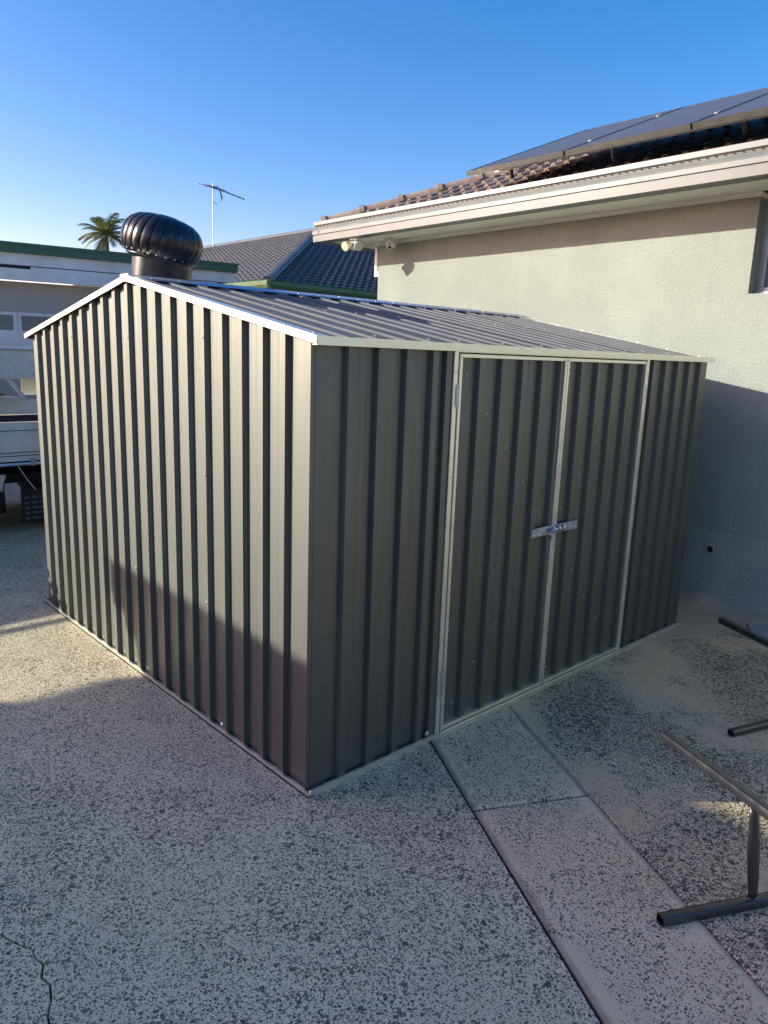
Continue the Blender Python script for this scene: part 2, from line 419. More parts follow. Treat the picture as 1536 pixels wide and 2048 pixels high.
# corner flashing
m = MB(); m.box(-D-.002, .02, -.0015, -.0005, .012, H); m.box(-.004, -.003, -.003, .03, .012, H-.02); m.build('corner_flashing', M['charcoal_wall'], shed)
m = MB(); m.box(L-.03, L+D, -.0035, -.0015, .012, H); m.build('corner_flashing', M['charcoal_wall'], shed)
for z in (.045, .62, 1.22, 1.765): screw((-.0045, .008, z), (-1, -.4, 0), shed, .006)
# base channel
m = MB(); m.box(-.030, -.019, -.030, W+.03, 0, .022); m.box(-.030, -.0, -.03, W+.03, 0, .008); m.build('base_channel', M['zinc'], shed)
m = MB(); m.box(-.018, L+.03, -.030, -.019, 0, .028); m.box(-.018, L+.03, -.019, 0, 0, .008); m.build('base_channel', M['zinc'], shed)
m = MB(); m.box(L+.019, L+.03, -.018, W+.03, 0, .022); m.build('base_channel', M['zinc'], shed)
m = MB(); m.box(-.018, L+.018, W+.019, W+.03, 0, .022); m.build('base_channel', M['zinc'], shed)
screw((.66, -.021, .045), (0, -1, 0), fl, .012); screw((-.021, .65, .045), (-1, 0, 0), gw[0], .010); screw((2.47, -.004, .05), (0, -1, 0), fr, .011)
# door posts and header
for x0, x1 in ((.712, .738), (2.352, 2.378)):
    m = MB(); m.box(x0, x1, -.030, .01, .0285, H-.002); po = m.build('door_post', M['zinc'], shed, bevel=.002)
    for z in (.35, .8, 1.25, 1.7): screw((x0+.013, -.030, z), (0, -1, 0), po, .0042)
m = MB(); m.box(.7385, 2.3515, -.027, .005, 1.783, H-.002); hd = m.build('door_header', M['zinc'], shed, bevel=.002)
for i in range(6): screw((.85+i*.27, -.027, 1.791), (0, -1, 0), hd, .004)
m = MB(); m.box(.7385, 2.3515, -.044, -.0305, .003, .033); m.build('door_sill', M['zinc'], shed, bevel=.002)
# doors
def door(x0, x1, ribs, screws, hinge_left):
    z0, z1 = .037, 1.779
    d = bpy.data.objects.new('door', None); COL.objects.link(d); d.parent = shed; d.location = ((x0+x1)/2, 0, z0)
    def loc(o): o.location = Vector(o.location) - d.location; return o
    loc(sheet('door_sheet', profile(x0+.012, x1-.012, ribs), lambda s, dd, t: (s, -.004-dd, t), z0+.01, z1-.008, d, M['charcoal_wall']))
    for a, b in ((x0, x0+.017), (x1-.017, x1)):
        m = MB(); m.box(a, b, -.036, -.004, z0, z1); st = loc(m.build('door_stile', M['zinc'], d, bevel=.002))
    m = MB(); m.box(x0+.0175, x1-.0175, -.033, -.0045, z1-.017, z1); loc(m.build('door_rail', M['zinc'], d, bevel=.002))
    m = MB(); m.box(x0+.0175, x1-.0175, -.033, -.0045, z0, z0+.017); loc(m.build('door_rail', M['zinc'], d, bevel=.002))
    for x, z in screws:
        loc(screw((x, -.0048, z), (0, -1, 0), d, .0055))
    for xx in (x0+.0085, x1-.0085):
        for z in (.06, .5, .95, 1.42, 1.765): loc(screw((xx, -.036, z), (0, -1, 0), d, .0038))
    hx = x0-.004 if hinge_left else x1+.004
    for z in (.30, 1.60):
        m = MB(); m.tube([(hx, -.034, z-.05), (hx, -.034, z+.05)], .0055, 8); m.box(hx-.008, hx+.008, -.0375, -.0362, z-.04, z+.04)
        loc(m.build('hinge', M['galv'], d))
    return d
door(.742, 1.543, [.879+.154*i for i in range(5)], [(.82, 1.69), (.97, 1.52), (1.125, 1.35), (1.28, 1.18), (1.435, 1.01), (1.435, .81), (1.285, .65), (1.145, .48), (.985, .31), (.845, .14)], True)
dr = door(1.547, 2.348, [1.68+.157*i for i in range(5)], [(2.21, 1.68), (2.07, 1.51), (1.92, 1.34), (1.78, 1.17), (1.63, 1.0), (1.63, .81), (1.79, .64), (1.94, .46), (2.10, .29), (2.27, .11),
     (1.592, 1.735), (1.612, 1.735), (1.592, 1.705), (1.612, 1.705), (1.592, .115), (1.612, .115), (1.592, .085), (1.612, .085)], False)
# latch: two plates, barrel, bolt handle
latch = bpy.data.objects.new('latch', None); COL.objects.link(latch); latch.parent = shed; latch.location = (1.545, -.03, .908)
def ll(o): o.location = Vector(o.location)-latch.location; return o
for a, b, y in ((1.345, 1.5420, -.0385), (1.5475, 1.748, -.0385)):
    m = MB(); m.box(a, b, y-.003, y, .888, .932)
    e = a if a < 1.5 else b
    m.box(min(e, e+(.003 if a < 1.5 else -.003)), max(e, e+(.003 if a < 1.5 else -.003)), y, -.006, .888, .932)
    pl = ll(m.build('latch_plate', M['galv'], latch))
    for dx in (.018,):
        for z in (.899, .921): ll(screw(((a+dx) if a < 1.5 else (b-dx), y-.003, z), (0, -1, 0), latch, .006))
m = MB(); m.tube([(1.485, -.053, .911), (1.625, -.053, .911)], .0075, 10); m.tube([(1.49, -.053, .911), (1.478, -.066, .900), (1.474, -.068, .878), (1.470, -.066, .868)], [.009, .009, .010, .006], 8); ll(m.build('bolt', M['galv'], latch, smooth=True))
for x in (1.515, 1.562, 1.600):
    m = MB(); m.tube([(x, -.042, .924), (x, -.056, .923), (x, -.064, .911), (x, -.056, .899), (x, -.042, .898)], .005, 6, flat=1.8, side=(1, 0, 0)); ll(m.build('bolt_keeper', M['galv'], latch))
for x in (1.505, 1.585, 1.615):
    for z in (.893, .929): ll(screw((x, -.0415, z), (0, -1, 0), latch, .0055))

# roof sheets: ribs run up the slope
ROV = .026
for k in range(4):
    a = -ROV + k*(L+2*ROV)/4; b = -ROV + (k+1)*(L+2*ROV)/4
    pr_ = profile(a, b, [a+.03+i*.152 for i in range(5)], d=.009)
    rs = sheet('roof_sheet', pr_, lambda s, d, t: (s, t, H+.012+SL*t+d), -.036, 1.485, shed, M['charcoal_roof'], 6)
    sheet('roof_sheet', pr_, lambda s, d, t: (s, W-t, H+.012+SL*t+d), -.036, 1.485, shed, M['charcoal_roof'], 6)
    for t in (.05, .75, 1.35):
        for i in (0, 2, 4):
            screw((a+.03+i*.152+.02, t, H+.012+SL*t+.012), (0, -SL, 1), rs, .005)
# ridge cap
rz0 = RZ+.012+.012+.003
m = MB(); m.loft([[(x, 1.5+y, rz0+z) for y, z in ((-.075, -.075*SL-.004), (-.06, -.06*SL+.0015), (-.012, .003), (0, .007), (.012, .003), (.06, -.06*SL+.0015), (.075, -.075*SL-.004), (.06, -.06*SL-.001), (0, .002), (-.06, -.06*SL-.001))] for x in (-ROV+.004, L+ROV-.004)])
rc = m.build('ridge_cap', M['zinc_ridge'], shed)
for i in range(21):
    x = .08+i*.1508
    screw((x, 1.45, rz0-.05*SL+.002), (0, -SL, 1), rc, .0045)
# barge caps (both gables) : folded angle with a vertical face
def barge(x, sx, fw_=.055, tz=.030):
    for sgn in (0, 1):
        Yf = (lambda y: y) if not sgn else (lambda y: W-y)
        prof_ = lambda y: [(x, Yf(y), H+SL*y+.001), (x, Yf(y), H+SL*y+tz), (x-sx*fw_, Yf(y), H+SL*y+tz), (x-sx*fw_, Yf(y), H+SL*y+tz-.003), (x-sx*.003, Yf(y), H+SL*y+tz-.003), (x-sx*.003, Yf(y), H+SL*y+.001)]
        m = MB(); m.loft([prof_(-.049), prof_(1.498)])
        bc = m.build('barge_cap', M['zinc'], shed)
        for i in range(7): screw((x, Yf(.06+i*.225), H+SL*(.06+i*.225)+.016), (sx, 0, 0), bc, .0045)
        screw((x-sx*.03, Yf(.0), H+.012+.012+.006), (0, 0, 1), bc, .008)
barge(-.038, -1); barge(L+.032, 1, .010, .013)
m = MB(); m.obox((-.0385, 1.5, RZ+.016), (1, 0, 0), (0, 1, 0), (0, 0, 1), .0018, .045, .018); m.build('barge_cap', M['zinc'], shed)
# eave channels
for y0, y1, ys in ((-.048, -.038, 1), (W+.038, W+.048, 1)):
    m = MB(); m.box(-.033, L+.026, y0, y1, H-.012, H+.020); m.box(-.033, L+.026, y0-.003 if y0 < 0 else y0, y1 if y0 < 0 else y1+.003, H-.004, H+.004)
    ec = m.build('eave_channel', M['zinc'], shed)
m = MB(); m.box(-.033, L+.026, -.0375, -.019, H-.012, H-.009); m.build('eave_channel', M['zinc'], shed)

# ------------------------------------------------------------------ turbine vent on the shed roof
tv = thing('turbine_vent', 'black whirlybird turbine ventilator leaning on the shed ridge', 'roof vent', (.258, 1.73, 2.015))
spin = bpy.data.objects.new('turbine_head', None); COL.objects.link(spin); spin.parent = tv
spin.location = (0.0, -.005, .205); spin.rotation_euler = (R(9), R(9), 0); spin.scale = (.955, .955, .84)
m = MB(); m.lathe([(.156, -.10), (.156, .20), (.150, .20), (.150, -.1)], (0, 0, 0), 40, cap=False)
th = m.build('throat', M['throat'], tv, smooth=False); smooth_by_angle(th); th.rotation_euler = (R(5), R(4), 0)
m = MB(); m.lathe([(.1585, .0), (.1585, .006)], (0, 0, .045), 40, cap=False); m.box(-.006, .006, -.1595, -.156, -.02, .2)
sm_ = m.build('throat_seam', M['throat'], th)
m = MB(); m.box(-.19, .19, -.19, .19, -.045, -.030); fl_ = m.build('flashing', M['throat'], tv); fl_.rotation_euler = (R(-10.3), 0, 0); fl_.location = (0, 0, .03)
NB = 25
def blade_mesh():
    m = MB(); rows = []
    prof_ = [(.172, .0), (.186, .012), (.204, .035), (.218, .07), (.224, .11), (.221, .15), (.208, .19), (.185, .222), (.150, .248), (.105, .262), (.055, .268)]
    for i, (r, z) in enumerate(prof_):
        f = i/(len(prof_)-1); tw = .42*f - .18*f*f
        row = []
        span = 2*math.pi/NB*1.25
        for k in range(6):
            q = k/5; rr = r*(.945 + .055*math.sin(q*math.pi*.62)/math.sin(math.pi*.5))
            if k == 5: rr = r*.99
            a = tw + q*span
            row.append((rr*math.cos(a), rr*math.sin(a), z))
        a = tw + span; row.append((r*.955*math.cos(a), r*.955*math.sin(a), z))
        rows.append(row)
    m.loft(rows, cap=False, closed=False)
    return m
b0 = blade_mesh().build('blade', M['black_gloss'], spin); smooth_by_angle(b0, 40)
rv = MB(); rv.lathe([(.0065, 0), (.006, .003), (.0, .0045)], n=8); rv0 = rv.build('rivet', M['rivet'], spin)
def put_rivet(o, a):
    o.location = (.194*math.cos(a), .194*math.sin(a), .022); o.rotation_euler = Vector((math.cos(a), math.sin(a), -.45)).to_track_quat('Z', 'Y').to_euler()
for k in range(NB):
    a = 2*math.pi*k/NB
    if k:
        b = b0.copy(); COL.objects.link(b); b.parent = spin; b.rotation_euler.z = a
        q = rv0.copy(); COL.objects.link(q); q.parent = spin
    else: q = rv0
    put_rivet(q, a+.17)
m = MB(); m.lathe([(.168, -.004), (.178, -.004), (.180, .006), (.172, .014), (.168, .014)], n=40, cap=False); m.build('rim', M['black_gloss'], spin, smooth=True)
m = MB(); m.lathe([(.165, .0), (.165, .001)], n=40); m.build('rim_plate', M['dark_hole'], spin)
m = MB(); m.lathe([(.062, .266), (.058, .271), (.02, .274), (.001, .274)], n=24); m.build('cap', M['black_gloss'], spin, smooth=True)
m = MB(); m.tube([(0, 0, .02), (0, 0, .262)], .010, 8); m.build('spindle', M['dark_hole'], spin)

# ------------------------------------------------------------------ rendered house on the right (local x = into the house, local y along the wall)
HP = (3.9, 4.0, 0); HR = -.022
house = thing('rendered_house', 'cream cement rendered house with pale gutter and brown tiled roof behind shed', 'house', HP, HR)
ZS = 2.935; YE = -15.0
wy0, wy1, wz0 = -5.45, -3.945, 2.268
PL = .572        # control joint height
m = MB()
m.box(0, .22, wy1, 0, PL+.006, ZS); m.box(0, .22, wy0, wy1, PL+.006, wz0); m.box(0, .22, YE, wy0, PL+.006, ZS)
wall = m.build('wall', M['render'], house)
m = MB(); m.box(.006, .22, YE, 0, PL, PL+.006); m.box(-.001, .22, YE, 0, -.05, PL); m.build('plinth', M['render_smooth'], house)
m = MB(); m.box(.2205, 9, -.20, 0, -.05, ZS); m.box(.2205, 9, YE, YE+.2, -.05, ZS); m.build('wall', M['render'], house)
# window
wf = MB(); f0 = .115
for a, b, c, d in ((wy0, wy0+.05, wz0, ZS-.02), (wy1-.05, wy1, wz0, ZS-.02)): wf.box(f0, f0+.06, a, b, c, d)
wf.box(f0, f0+.06, wy0+.05, wy1-.05, wz0, wz0+.05); wf.box(f0, f0+.06, wy0+.05, wy1-.05, ZS-.07, ZS-.02)
wf.box(f0+.005, f0+.055, (wy0+wy1)/2-.02, (wy0+wy1)/2+.02, wz0+.05, ZS-.07)
win = wf.build('window', M['alu_frame'], house, bevel=.003)
m = MB(); m.box(f0+.02, f0+.03, wy0+.04, wy1-.04, wz0+.04, ZS-.06); m.build('pane', M['window_glass'], win)
m = MB(); m.box(f0-.03, f0-.001, wy0+.01, wy1-.01, wz0+.001, wz0+.018); m.build('sill', M['alu_frame'], win)
m = MB(); m.box(f0+.10, f0+.12, wy0, wy1, wz0, ZS); m.build('backing', M['dark_hole'], win)
# wall pipe vent
m = MB(); m.loft([[(x, -3.915+r*math.cos(t*math.pi/10), .423+r*math.sin(t*math.pi/10)) for t in range(20)] for x, r in ((0, .036), (-.018, .036), (-.020, .033), (-.020, .027), (.0, .025))], cap=False)
vp = m.build('vent_pipe', M['render_smooth'], house, smooth=True)
m = MB(); m.loft([[(x, -3.915+.026*math.cos(t*math.pi/8), .423+.026*math.sin(t*math.pi/8)) for t in range(16)] for x in (-.0035, -.0025)]); m.build('pipe_bore', M['dark_hole'], vp)
# soffit, cornice, fascia
m = MB(); m.box(-.445, -.001, YE, .445, ZS, ZS+.012); m.box(-.001, 9, .001, .445, ZS, ZS+.012); sf = m.build('soffit', M['soffit'], house)
for y in (-.9, -3.3, -5.7):
    m = MB(); m.box(-.44, -.004, y-.012, y+.012, ZS-.003, ZS-.0005); m.build('soffit_joint', M['soffit'], sf)
def quadround(y0, y1):
    m = MB(); m.loft([[(-.001-a, y, ZS-.001-b) for a, b in ((0, 0), (.034, 0), (.034, .006), (.028, .016), (.014, .026), (.006, .030), (0, .030))] for y in (y0, y1)]); m.build('cornice', M['soffit'], house)
quadround(wy1+.02, .03); quadround(YE, wy0-.02)
m = MB(); m.box(-.034, .11, wy1-.014, wy1+.019, ZS-.031, ZS-.0015); m.box(-.034, .11, wy0-.019, wy0+.014, ZS-.031, ZS-.0015); m.build('cornice', M['soffit'], house)
# gutter: swept profile (distance out from the wall, height)
gp = [(.385, 2.934), (.385, 2.921), (.480, 2.921), (.500, 2.926), (.503, 2.984), (.494, 2.988), (.494, 2.994), (.507, 2.998), (.508, 3.030), (.500, 3.050), (.478, 3.068), (.474, 3.084), (.496, 3.089), (.500, 3.094), (.500, 3.128), (.494, 3.132), (.488, 3.128), (.488, 3.10), (.46, 2.95), (.39, 2.94)]
m = MB(); m.loft([[(-o, YE, z) for o, z in gp], [(-o, o, z) for o, z in gp], [(9, o, z) for o, z in gp]])
gut = m.build('gutter', M['gutter'], house)
m = MB()
for i in range(110):
    y = .45 - i*.058; m.box(-.4925, -.487, y-.006, y+.006, 3.0775, 3.0815)
stuff(m.build('gutter_slots', M['dark_hole'], gut))
m = MB(); m.box(-.502, -.4995, .60-.15, .60-.149, 2.93, 3.10); m.box(-.512, -.506, .395, .398, 3.0, 3.04); m.build('gutter_joint', M['gutter'], gut)
m = MB(); m.box(-.384, -.35, YE, .384, 2.948, 3.10); m.box(-.35, 9, .35, .384, 2.948, 3.10); m.build('fascia', M['gutter'], house)
# downpipe elbow past the corner
m = MB(); m.box(.05, .13, .075, .125, 2.60, 2.93); m.box(.05, .13, .0015, .075, 2.60, 2.66); m.build('downpipe', M['plastic_w'], house, bevel=.006)

# roof tiles
TP = .404; TA = math.atan(TP)            # 22 degrees
def tile_mesh():
    m = MB(); rows = []
    n = 18; w = .30
    def prof_(u):
        q = (u*2) % 1.0
        return .042*max(0, math.sin(min(1, q/.58)*math.pi))**.8 if q < .58 else -.004*math.sin((q-.58)/.42*math.pi)
    us = [i/n for i in range(n+1)]
    top = [[(s, u*w, prof_(u) + lift) for u in us] for s, lift in ((0, .022), (.36, .0))]
    bot = [(0, u*w, prof_(u)+.022-.014) for u in us]
    m.loft([bot, top[0], top[1]], cap=False, closed=False)
    return m
tb = tile_mesh().build('roof_tile', M['terracotta'], house); smooth_by_angle(tb, 50); tmesh = tb.data; bpy.data.objects.remove(tb)
base_rot = (0, -TA, 0)
ROW = .32*math.cos(TA)
X0, Z0 = -.45, 3.062
def tpos(r, c):
    x = X0 + r*ROW; return (x, -c*.30 + .55, Z0 + (x-X0)*TP)
far = bmesh.new(); far.from_mesh(tmesh); farv = [v.co.copy() for v in far.verts]; farf = [[v.index for v in f.verts] for f in far.faces]; far.free()
fm = MB(); rot = Matrix.Rotation(-TA, 4, 'Y')
for r in range(15):
    for c in range(0, 50):
        p = Vector(tpos(r, c+1))
        if p.y > .52 - (p.x - X0) - .12: continue       # hip cut
        if r < 7 and c < 20:
            o = link('roof_tile', tmesh, house, p + Vector((0, 0, rnd.uniform(-.003, .003)))); o.rotation_euler = (0, -TA+rnd.uniform(-.006, .006), rnd.uniform(-.006, .006))
        else:
            vs = [fm.bm.verts.new(rot @ v + p) for v in farv]
            for f in farf: fm.bm.faces.new([vs[i] for i in f])
stuff(fm.build('roof_tiles', M['terracotta'], house))
XR = X0+15*ROW; ZR = Z0+(XR-X0)*TP; YH = .52-(XR-X0)
m = MB()
m.quad((X0, .52, Z0-.01), (X0, YE, Z0-.01), (XR, YE, ZR-.01), (XR, YH, ZR-.01))
m.bm.faces.new([m.bm.verts.new(p) for p in ((X0, .52, Z0-.01), (XR, YH, ZR-.01), (2*XR-X0, .52, Z0-.01))])
m.quad((XR, YH, ZR-.01), (XR, YE, ZR-.01), (2*XR-X0, YE, Z0-.01), (2*XR-X0, .52, Z0-.01))
m.build('roof_underlay', M['dark_hole'], house)
# hip caps
hd_ = Vector((1, -1, TP)).normalized()
def cap_mesh():
    m = MB(); side = Vector((1, 1, 0)).normalized(); upv = hd_.cross(side); upv = upv if upv.z > 0 else -upv
    rings = []
    for s, k in ((0, 1.10), (.05, 1.10), (.055, 1.0), (.46, .95)):
        rings.append([hd_*s + (side*math.cos(a)*.135 + upv*(math.sin(a)**.8 if math.sin(a) > 0 else 0)*.085)*k + upv*.008*(k-1)*10 for a in [math.pi*i/10 for i in range(11)]] )
    m.loft(rings, cap=False, closed=False)
    m.bm.faces.new([m.bm.verts.new(p) for p in rings[0]])
    return m
cb = cap_mesh().build('ridge_tile', M['terracotta'], house); smooth_by_angle(cb, 40); cmesh = cb.data; bpy.data.objects.remove(cb)
for i in range(16):
    p = Vector((X0+.06, .46, Z0+.035)) + hd_*(.42*i)
    if p.x > XR-.1: break
    link('ridge_tile', cmesh, house, p)
m = MB(); m.tube([(XR, YH+.1, ZR+.02), (XR, YE, ZR+.02)], .13, 12); m.build('ridge', M['terracotta'], house)

# solar panels (top-level, in world space through the house frame)
HM = Matrix.Translation(HP) @ Matrix.Rotation(HR, 4, 'Z')
PZ0 = 3.272
pw, ph = .965, 1.775
names = ['leftmost black framed solar panel on the brown tiled roof, nearest the roof hip', 'second solar panel from the roof hip, between two dark seams', 'third solar panel from the roof hip, running out of the picture', 'fourth solar panel from the roof hip, at the frame edge']
sp_proto = None
pm_ = bpy.data.materials
def make_panel():
    o = bpy.data.objects.new('solar_panel', None); COL.objects.link(o)
    m = MB(); m.box(.012, ph-.012, .012, pw-.012, .030, .036); m.build('panel_glass', M['solar'], o)
    m = MB(); m.box(0, ph, 0, .0118, 0, .040); m.box(0, ph, pw-.0118, pw, 0, .040); m.box(0, .0118, .012, pw-.012, 0, .040); m.box(ph-.0118, ph, .012, pw-.012, 0, .040); m.box(.0015, .004, .012, pw-.012, .018, .0405); m.build('panel_frame', M['panel_frame'], o)
    for s in (.38, ph-.38):
        m = MB(); m.box(s-.03, s+.03, -.012, .012, .036, .046); m.build('clamp', M['alu_blue'], o)
        m = MB(); m.box(s-.02, s+.02, -.02, pw, -.045, -.002); m.build('mounting_rail', M['alu'], o)
        m = MB(); m.box(s-.02, s+.02, .80, .815, -.12, -.046); m.build('rail_foot', M['panel_frame'], o)
    return o
proto = make_panel()
for k in range(4):
    if k == 0: o = proto
    else:
        o = proto.copy(); COL.objects.link(o)
        for ch in list(proto.children): c = ch.copy(); COL.objects.link(c); c.parent = o
    lx = -.546; ly = -1.765+.03-k*.98-pw
    o.matrix_world = HM @ Matrix.Translation((lx, ly, PZ0+(lx+.5)*TP)) @ Matrix.Rotation(-TA, 4, 'Y')
    tag(o, names[k], 'solar panel', 'solar panels on the tiled roof')

# security light and camera under the eave
def hw(x, y, z): return HM @ Vector((x, y, z))
sl = thing('security_light', 'twin headed cream security light hanging under the white eave', 'light', hw(-.40, -.10, ZS), HR)
m = MB(); m.box(-.05, .05, -.045, .045, -.03, 0); m.build('mount', M['plastic_w'], sl, bevel=.006)
m = MB(); m.tube([(0, 0, -.03), (0, .0, -.065)], .014, 8); m.tube([(-.03, .04, -.05), (.03, -.05, -.05)], .012, 8); m.build('arm', M['plastic_w'], sl)
for (c, d, mm) in (((-.075, .05, -.085), (-.8, -.2, -.35), 'plastic_y'), ((-.01, -.055, -.085), (-.5, -.75, -.35), 'plastic_w')):
    c = Vector(c); d = Vector(d).normalized(); m = MB()
    m.tube([c-d*.055, c-d*.045, c-d*.01, c+d*.028, c+d*.034], [.018, .032, .038, .048, .046], 14); hd2 = m.build('lamp_head', M[mm], sl, smooth=False); smooth_by_angle(hd2)
    m = MB(); m.tube([c+d*.034, c+d*.0365], [.040, .039], 14); m.build('lamp_glass', M['plastic_y'], hd2)
m = MB(); m.box(-.04, .03, -.055, .045, -.125, -.09); m.build('sensor', M['plastic_w'], sl, bevel=.010)
sc = thing('security_camera', 'small white dome security camera at the top corner of the wall', 'camera', hw(-.12, -.33, ZS), HR); sc.scale = (1.25,)*3
m = MB(); m.lathe([(.052, 0), (.052, -.018), (.046, -.026)], n=20); m.build('mount', M['plastic_w'], sc, smooth=False)
m = MB(); m.lathe([(.046, .0), (.045, -.02), (.036, -.038), (.018, -.048), (.001, -.05)], (0, 0, -.026), 20); bl = m.build('housing', M['plastic_w'], sc, smooth=True)
m = MB(); m.tube([(0, 0, -.035), (-.052, -.042, -.058)], .036, 16); m.build('camera_face', M['plastic_w'], bl)
for dz in (-.040, -.074):
    m = MB(); m.tube([(-.045, -.036, dz), (-.056, -.045, dz-.003)], .011, 10); m.build('camera_lens', M['lens'], bl)

# mortar mound along the wall foot
m = MB(); rows = []
N = 60
for i in range(N+1):
    y = -5.2 + i*(5.2-2.2)/N
    h = .018 + .012*math.sin(y*5.1) + .075*math.exp(-((y+3.93)/.13)**2) + .03*math.exp(-((y+3.55)/.2)**2)
    wd = .16 + .10*math.exp(-((y+3.93)/.16)**2) + .03*math.sin(y*7)
    rows.append([(-wd, y, -.004), (-wd*.62, y, h*.28), (-wd*.3, y, h*.72), (-.02, y, h), (-.0015, y, h+.004)])
m.loft(rows, cap=False, closed=False)
md = m.build('mortar_fillet', M['mortar'], house, smooth=True)

# ------------------------------------------------------------------ two black metal stands in front of the shed, right
def stand(leg, d1, d2, label, first=True):
    d1 = Vector((*d1, 0)).normalized(); d2 = Vector((*d2, 0)).normalized()
    t = thing('metal_stand', label, 'metal stand', (leg[0], leg[1], 0), 0, 'black steel stands lying on the concrete')
    Z = Vector((0, 0, 1))
    def recttube(p0, p1, ax, hw_, hh):
        m = MB(); p0, p1 = Vector(p0), Vector(p1); dd = (p1-p0).normalized(); bz = dd.cross(ax).normalized()
        def ring(p, a, b, r):
            out = []
            for sx, sy in ((1, 1), (-1, 1), (-1, -1), (1, -1)):
                cx, cy = sx*(a-r), sy*(b-r)
                for k in range(4):
                    an = math.atan2(sy, sx) - math.pi/4 + k*math.pi/6
                    out.append(p + ax*(cx+r*math.cos(an)) + bz*(cy+r*math.sin(an)))
            return out
        t_ = .0022
        m.loft([ring(p0+dd*.03, hw_-t_, hh-t_, .006), ring(p0, hw_-t_, hh-t_, .006), ring(p0, hw_, hh, .008), ring(p1, hw_, hh, .008), ring(p1, hw_-t_, hh-t_, .006), ring(p1-dd*.03, hw_-t_, hh-t_, .006)])
        return m
    o = recttube(-d1*.355+Z*.0165, d1*.355+Z*.0165, d1.cross(Z), .019, .0165).build('foot', M['black_frame'], t); smooth_by_angle(o, 30)
    for wz, wc in ((.034, Vector((-.0005, 0, 0))), (.384, Vector((-.0565, .0205, 0)))):
        m = MB(); m.tube([wc+Vector((0, 0, wz-.004)), wc+Vector((0, 0, wz)), wc+Vector((0, 0, wz+.004))], [.0185, .0215, .0185], 14, flat=.62, side=d2); m.build('weld', M['black_frame'], t, smooth=True)
    # bowed oval upright
    m = MB(); pts = []; rs = []
    for i in range(11):
        f = i/10; pts.append(Vector((-.055*f, .02*f, .030+.355*f))); rs.append(.0165+.0065*math.sin(f*math.pi))
    m.tube(pts, rs, 16, flat=.55, side=d2); m.build('upright', M['black_frame'], t, smooth=True)
    c = Vector((-.058, .021, .403))
    o = recttube(c+d2*.435, c-d2*.435, d2.cross(Z), .019, .0175).build('crossbar', M['black_frame'], t); smooth_by_angle(o, 30)
    return t
stand((.735, -1.463), (.365, -.19), (.42, .90), 'black steel stand lying nearest the camera with a sunlit crossbar and upright')
stand((2.20, -1.035), (.93, -.30), (.45, .89), 'black steel stand farther back by the house wall, cut by the frame edge')

# ------------------------------------------------------------------ flat-bed truck behind the shed
tr = thing('flatbed_truck', 'flat tray truck with checker plate toolbox parked behind the shed', 'truck', (0, 5.0, 0))
XA, XB = -4.2, 1.75
m = MB(); m.box(XA, XB, 0, .035, .705, 1.055); ts = m.build('tray_side', M['alu'], tr)
m = MB()
for z in (.755, .785, .985): m.box(XA, XB, -.002, -.0005, z-.003, z+.003)
m.build('side_groove', M['under'], ts)
m = MB(); m.box(XA, XB, .0355, 1.9, .80, .86); m.build('tray_deck', M['alu'], tr)
m = MB(); m.box(XA, XB, 1.9, 1.935, .705, 1.055); m.build('tray_side', M['alu'], tr)
m = MB(); m.tube([(XA, -.03, .682), (XB, -.03, .682)], .014, 8); m.build('rope_rail', M['alu_blue'], tr)
m = MB()
for x in (-2.6, -1.0, .57): m.box(x-.018, x+.018, -.048, .005, .665, .735)
m.build('rail_bracket', M['alu_blue'], tr)
m = MB(); m.box(-1.9, XB, .02, .55, 1.445, 1.70); tbx = m.build('toolbox', M['checker'], tr, bevel=.006)
m = MB(); m.box(-1.92, XB+.02, 0, .57, 1.7005, 1.725); m.build('lid', M['alu_blue'], tbx, bevel=.004)
m = MB()
bmv = tbx
for i in range(70):                                     # raised tread bars
    for j in range(5):
        x = -1.85+i*.052; z = 1.475+j*.050; s = 1 if (i+j) % 2 else -1
        m.obox((x, .018, z), (1, 0, s*1.0), (0, 1, 0), (-s*1.0, 0, 1), .021, .0028, .0045)
stuff(m.build('tread_bars', M['alu_blue'], tbx))
m = MB(); m.obox((.49, .05, 1.362), (.135, 0, -.18), (0, 1, 0), (.18, 0, .135), .115, .012, .016); m.build('brace', M['alu_blue'], tr)
m = MB(); m.box(XA, .545, .0, .05, 1.262, 1.290); m.build('side_rail', M['alu_blue'], tr)
m = MB(); m.box(.60, XB, .25, .28, 1.29, 1.44); m.box(XA, .6, .5, .53, 1.06, 1.26); m.box(XA, XB, .10, .13, 1.125, 1.255); m.build('load_panel', M['alu'], tr)
m = MB(); m.box(XA, XB, .06, .09, 1.06, 1.118); m.build('gap_shade_strip', M['under'], tr)  # dark strip standing for the shade in the gap above the tray side
for k, (x0, x1, z) in enumerate(((-1.6, .40, 1.305), (-1.5, .36, 1.345), (-1.7, .33, 1.385))):
    m = MB(); m.box(x0, x1, .12+.02*k, .30+.02*k, z-.015, z+.016); tag(m.build('timber_plank', M['timber'], None, bevel=.003), ('bottom brown timber plank stacked on the truck tray', 'middle brown timber plank stacked on the truck tray', 'top brown timber plank stacked under the truck toolbox')[k], 'plank', 'timber planks on the truck').location = (0, 5.0, 0)
m = MB(); m.box(XA, 4.0, .45, .55, .55, .78); m.box(XA, 4.0, 1.35, 1.45, .55, .78); m.box(XA, XB, .35, 1.6, .45, .54); m.box(XA+.2, .44, .45, 1.5, .14, .50); m.box(.9, XB, .5, 1.5, .2, .5); m.build('chassis_and_dark_fill', M['under'], tr)  # frame rails, plus dark blocks added to keep the underside black
m = MB(); m.tube([(.335, .10, .575), (.315, .10, .50), (.300, .10, .425)], [.032, .022, .032], 10, flat=.35, side=(0, 1, 0)); m.build('shackle', M['alu'], tr, smooth=True)
